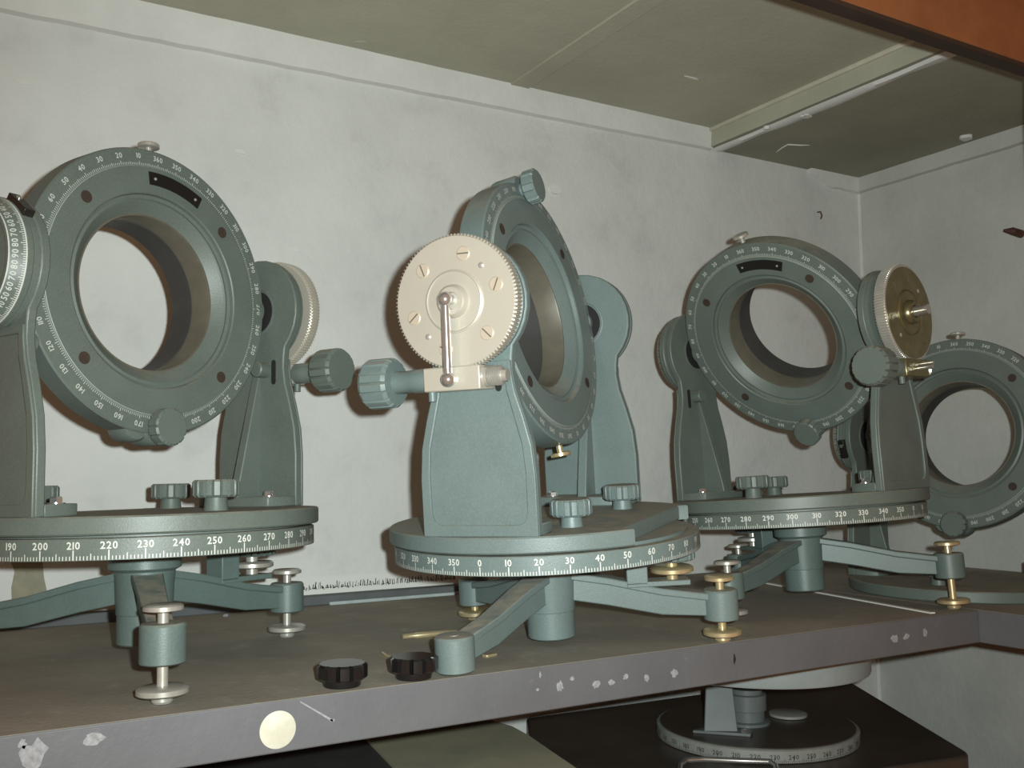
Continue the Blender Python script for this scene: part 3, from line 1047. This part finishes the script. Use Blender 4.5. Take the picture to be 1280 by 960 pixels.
q0, q1 = pick(503, 796, 2, 0.003), pick(578, 789, 2, 0.003)
pn = MB()
pn.tube([q0, q0.lerp(q1, 0.2), q0.lerp(q1, 0.22), q0.lerp(q1, 0.75), q1], [0.0022, 0.0022, 0.0028, 0.0026, 0.0008], 12)
tag(obj('brass_pin', pn, 'brass', None), 'tapered brass pin lying behind the loose black knobs', 'pin')
wire = [pick(px, py, 2, 0.0012) for px, py in [(478, 816), (484, 820), (492, 822), (505, 820), (520, 819)]]
tag(obj('brass_wire', MB().tube(wire, 0.0011, 8), 'brass', None), 'bent thin brass wire behind the black knob by the leg', 'wire')
q = pick(612, 821, 2, 0.0)
bc = MB().box(-0.006, 0.006, -0.003, 0.003, 0.0002, 0.0025, Matrix.Translation(q) @ Matrix.Rotation(0.3, 4, 'Z'))
tag(obj('brass_offcut', bc, 'brass', None, bevel=0.0006), 'small bright brass offcut on the shelf under the blue-green mount\'s arm', 'offcut')
q = pick(282, 771, 2, 0.0)
bc = MB().lathe([(0.0030, 0.0002), (0.0036, 0.001), (0.0020, 0.003)], 7, Matrix.Translation(q))
tag(obj('plaster_crumb', bc, 'chip', None), 'white plaster crumb on the shelf under the dull grey-green mount', 'crumb')
q = pick(930, 736, 2, 0.0)
bc = MB().lathe([(0.0026, 0.0002), (0.0034, 0.001), (0.0018, 0.0026)], 7, Matrix.Translation(q))
tag(obj('plaster_crumb', bc, 'chip', None), 'white plaster crumb on the shelf beside the brassy-geared mount\'s column', 'crumb')

# ------------------------------------------------------------------ the lower shelf
ZL = -0.30
tag(obj('lower_shelf', MB().box(XL, XR - 0.0005, -0.02, W - 0.0005, ZL - 0.03, ZL), 'shelf_front', None, bevel=0.001), 'grey lower shelf under the long shelf', 'shelf')
ZC = -0.16
rf, rb = pick(1217, 944, 2, ZC), pick(1047, 842, 2, ZC)
lb, lf = pick(658, 897, 2, ZC), pick(664, 955, 2, ZC)
dl = (lf - lb).normalized()
lf = lb + dl * 0.36
rb = rf + (rb - rf) * 0.98
rb.y = min(rb.y, W - 0.006)
lb.y = min(lb.y, W - 0.006)
poly = []
c1 = rf + (rb - rf).normalized() * 0.02
c2 = rf + (lf - rf).normalized() * 0.02
for k in range(7):
    t_ = k / 6
    q = c2 * (1 - t_) ** 2 + rf * 2 * t_ * (1 - t_) + c1 * t_ ** 2
    poly.append((q.x, q.y))
poly += [(rb.x, rb.y), (lb.x, lb.y), (lf.x, lf.y)]
bx_ = MB().prism(poly, ZL + 0.0003, ZC)
tag(obj('instrument_case', bx_, 'case', None, bevel=0.003), 'dark brown lacquered case with rounded corner on the lower shelf', 'case')
# left dark box with a cardboard sheet on top
ZK = -0.125
k0 = pick(475, 960, 2, ZK)
tag(obj('storage_box', MB().box(0.05, 0.42, 0.12, W - 0.003, ZL + 0.0003, ZK), 'case2', None, bevel=0.002), 'charcoal box on the lower shelf under a sheet of cardboard', 'box')
pl = [pick(px, py, 2, ZK + 0.0025) for px, py in [(450, 915), (560, 900), (615, 897), (640, 904), (660, 915), (690, 936), (722, 958), (735, 975), (508, 975)]]
for p_ in pl:
    p_.y = min(p_.y, W - 0.01)
cbm = MB()
cbm.loft([[(p_.x, p_.y, ZK + 0.0004 + max(0, (p_.x - 0.42)) * -0.03) for p_ in pl], [(p_.x, p_.y, ZK + 0.0034 + max(0, (p_.x - 0.42)) * -0.03) for p_ in pl]])
tag(obj('cardboard_sheet', cbm, 'card', None), 'dusty beige cardboard sheet sticking out below the shelf front', 'cardboard')

# instrument with round scale standing on the dark case
q = pick(945, 908, 2, ZC + 0.01)
lr = empty('turntable_instrument', Matrix.Translation((q.x, q.y, ZC)))
tag(lr, 'turntable instrument with pale graduated base disc standing on the dark brown case', 'instrument')
s = MB()
s.lathe([(0.112, 0.0003), (0.114, 0.001), (0.114, 0.013), (0.112, 0.0142)], 96)
lsc = obj('base_scale_disc', s, ['lower_scale'], lr, smooth=30)
s = MB().cyl(0.110, 0.0140, 0.0150, 96)
obj('disc_face', s, 'case', lsc)
mk = MB()
cyl_scale(mk, 0.114, 0.001, 0.013, 5, 0.0068, 0.0072)
flat_mesh_obj('scale_markings', mk, 'print_dark', lsc)
s = MB()
s.lathe([(0.026, 0.0148), (0.026, 0.018), (0.020, 0.019), (0.020, 0.030), (0.0225, 0.031), (0.0225, 0.048), (0.018, 0.049), (0.018, 0.054), (0.012, 0.055), (0.012, 0.0772)], 40, Matrix.Translation((-0.010, 0.004, 0)))
obj('column', s, 'lower_dark', lr, smooth=30)
s = MB()
s.lathe([(0.119, 0.077), (0.1235, 0.0785), (0.1245, 0.081), (0.1245, 0.103), (0.1225, 0.105)], 96, Matrix.Translation((0.004, -0.002, 0)))
obj('upper_disc', s, 'lower_grey', lr, smooth=30)
s = MB()
s.loft([[(-0.086, -0.008, 0.016), (-0.056, -0.030, 0.016), (-0.050, -0.022, 0.016), (-0.080, 0.000, 0.016)],
        [(-0.066, 0.008, 0.0775), (-0.044, -0.008, 0.0775), (-0.039, -0.001, 0.0775), (-0.061, 0.015, 0.0775)]])
pst = obj('strut', s, 'lower_dark', lr, bevel=0.001)
s = MB().prism([(-0.094, 0.002), (-0.052, -0.045), (-0.040, -0.036), (-0.066, 0.006)], 0.0149, 0.0185)
obj('strut_foot', s, 'lower_dark', pst, bevel=0.001)
s = MB()
s.lathe([(0.004, 0.0185), (0.004, 0.021), (0.003, 0.022)], 6, Matrix.Translation((-0.054, -0.037, 0)))
obj('bolt', s, 'chrome', pst)
s = MB().lathe([(0.020, 0.0150), (0.022, 0.0158), (0.022, 0.0185), (0.020, 0.0192)], 32, Matrix.Translation((0.052, 0.000, 0)))
obj('clamp_plate', s, 'lower_scale', lr)
hd = [pick(px, py, 2, ZC + 0.006) for px, py in [(848, 975), (850, 957), (858, 950), (880, 949), (930, 951), (962, 952), (970, 958), (972, 975)]]
tag(obj('case_handle', MB().tube(hd, 0.0030, 10), 'chrome', None), 'chrome loop handle lying on top of the dark brown case', 'handle')
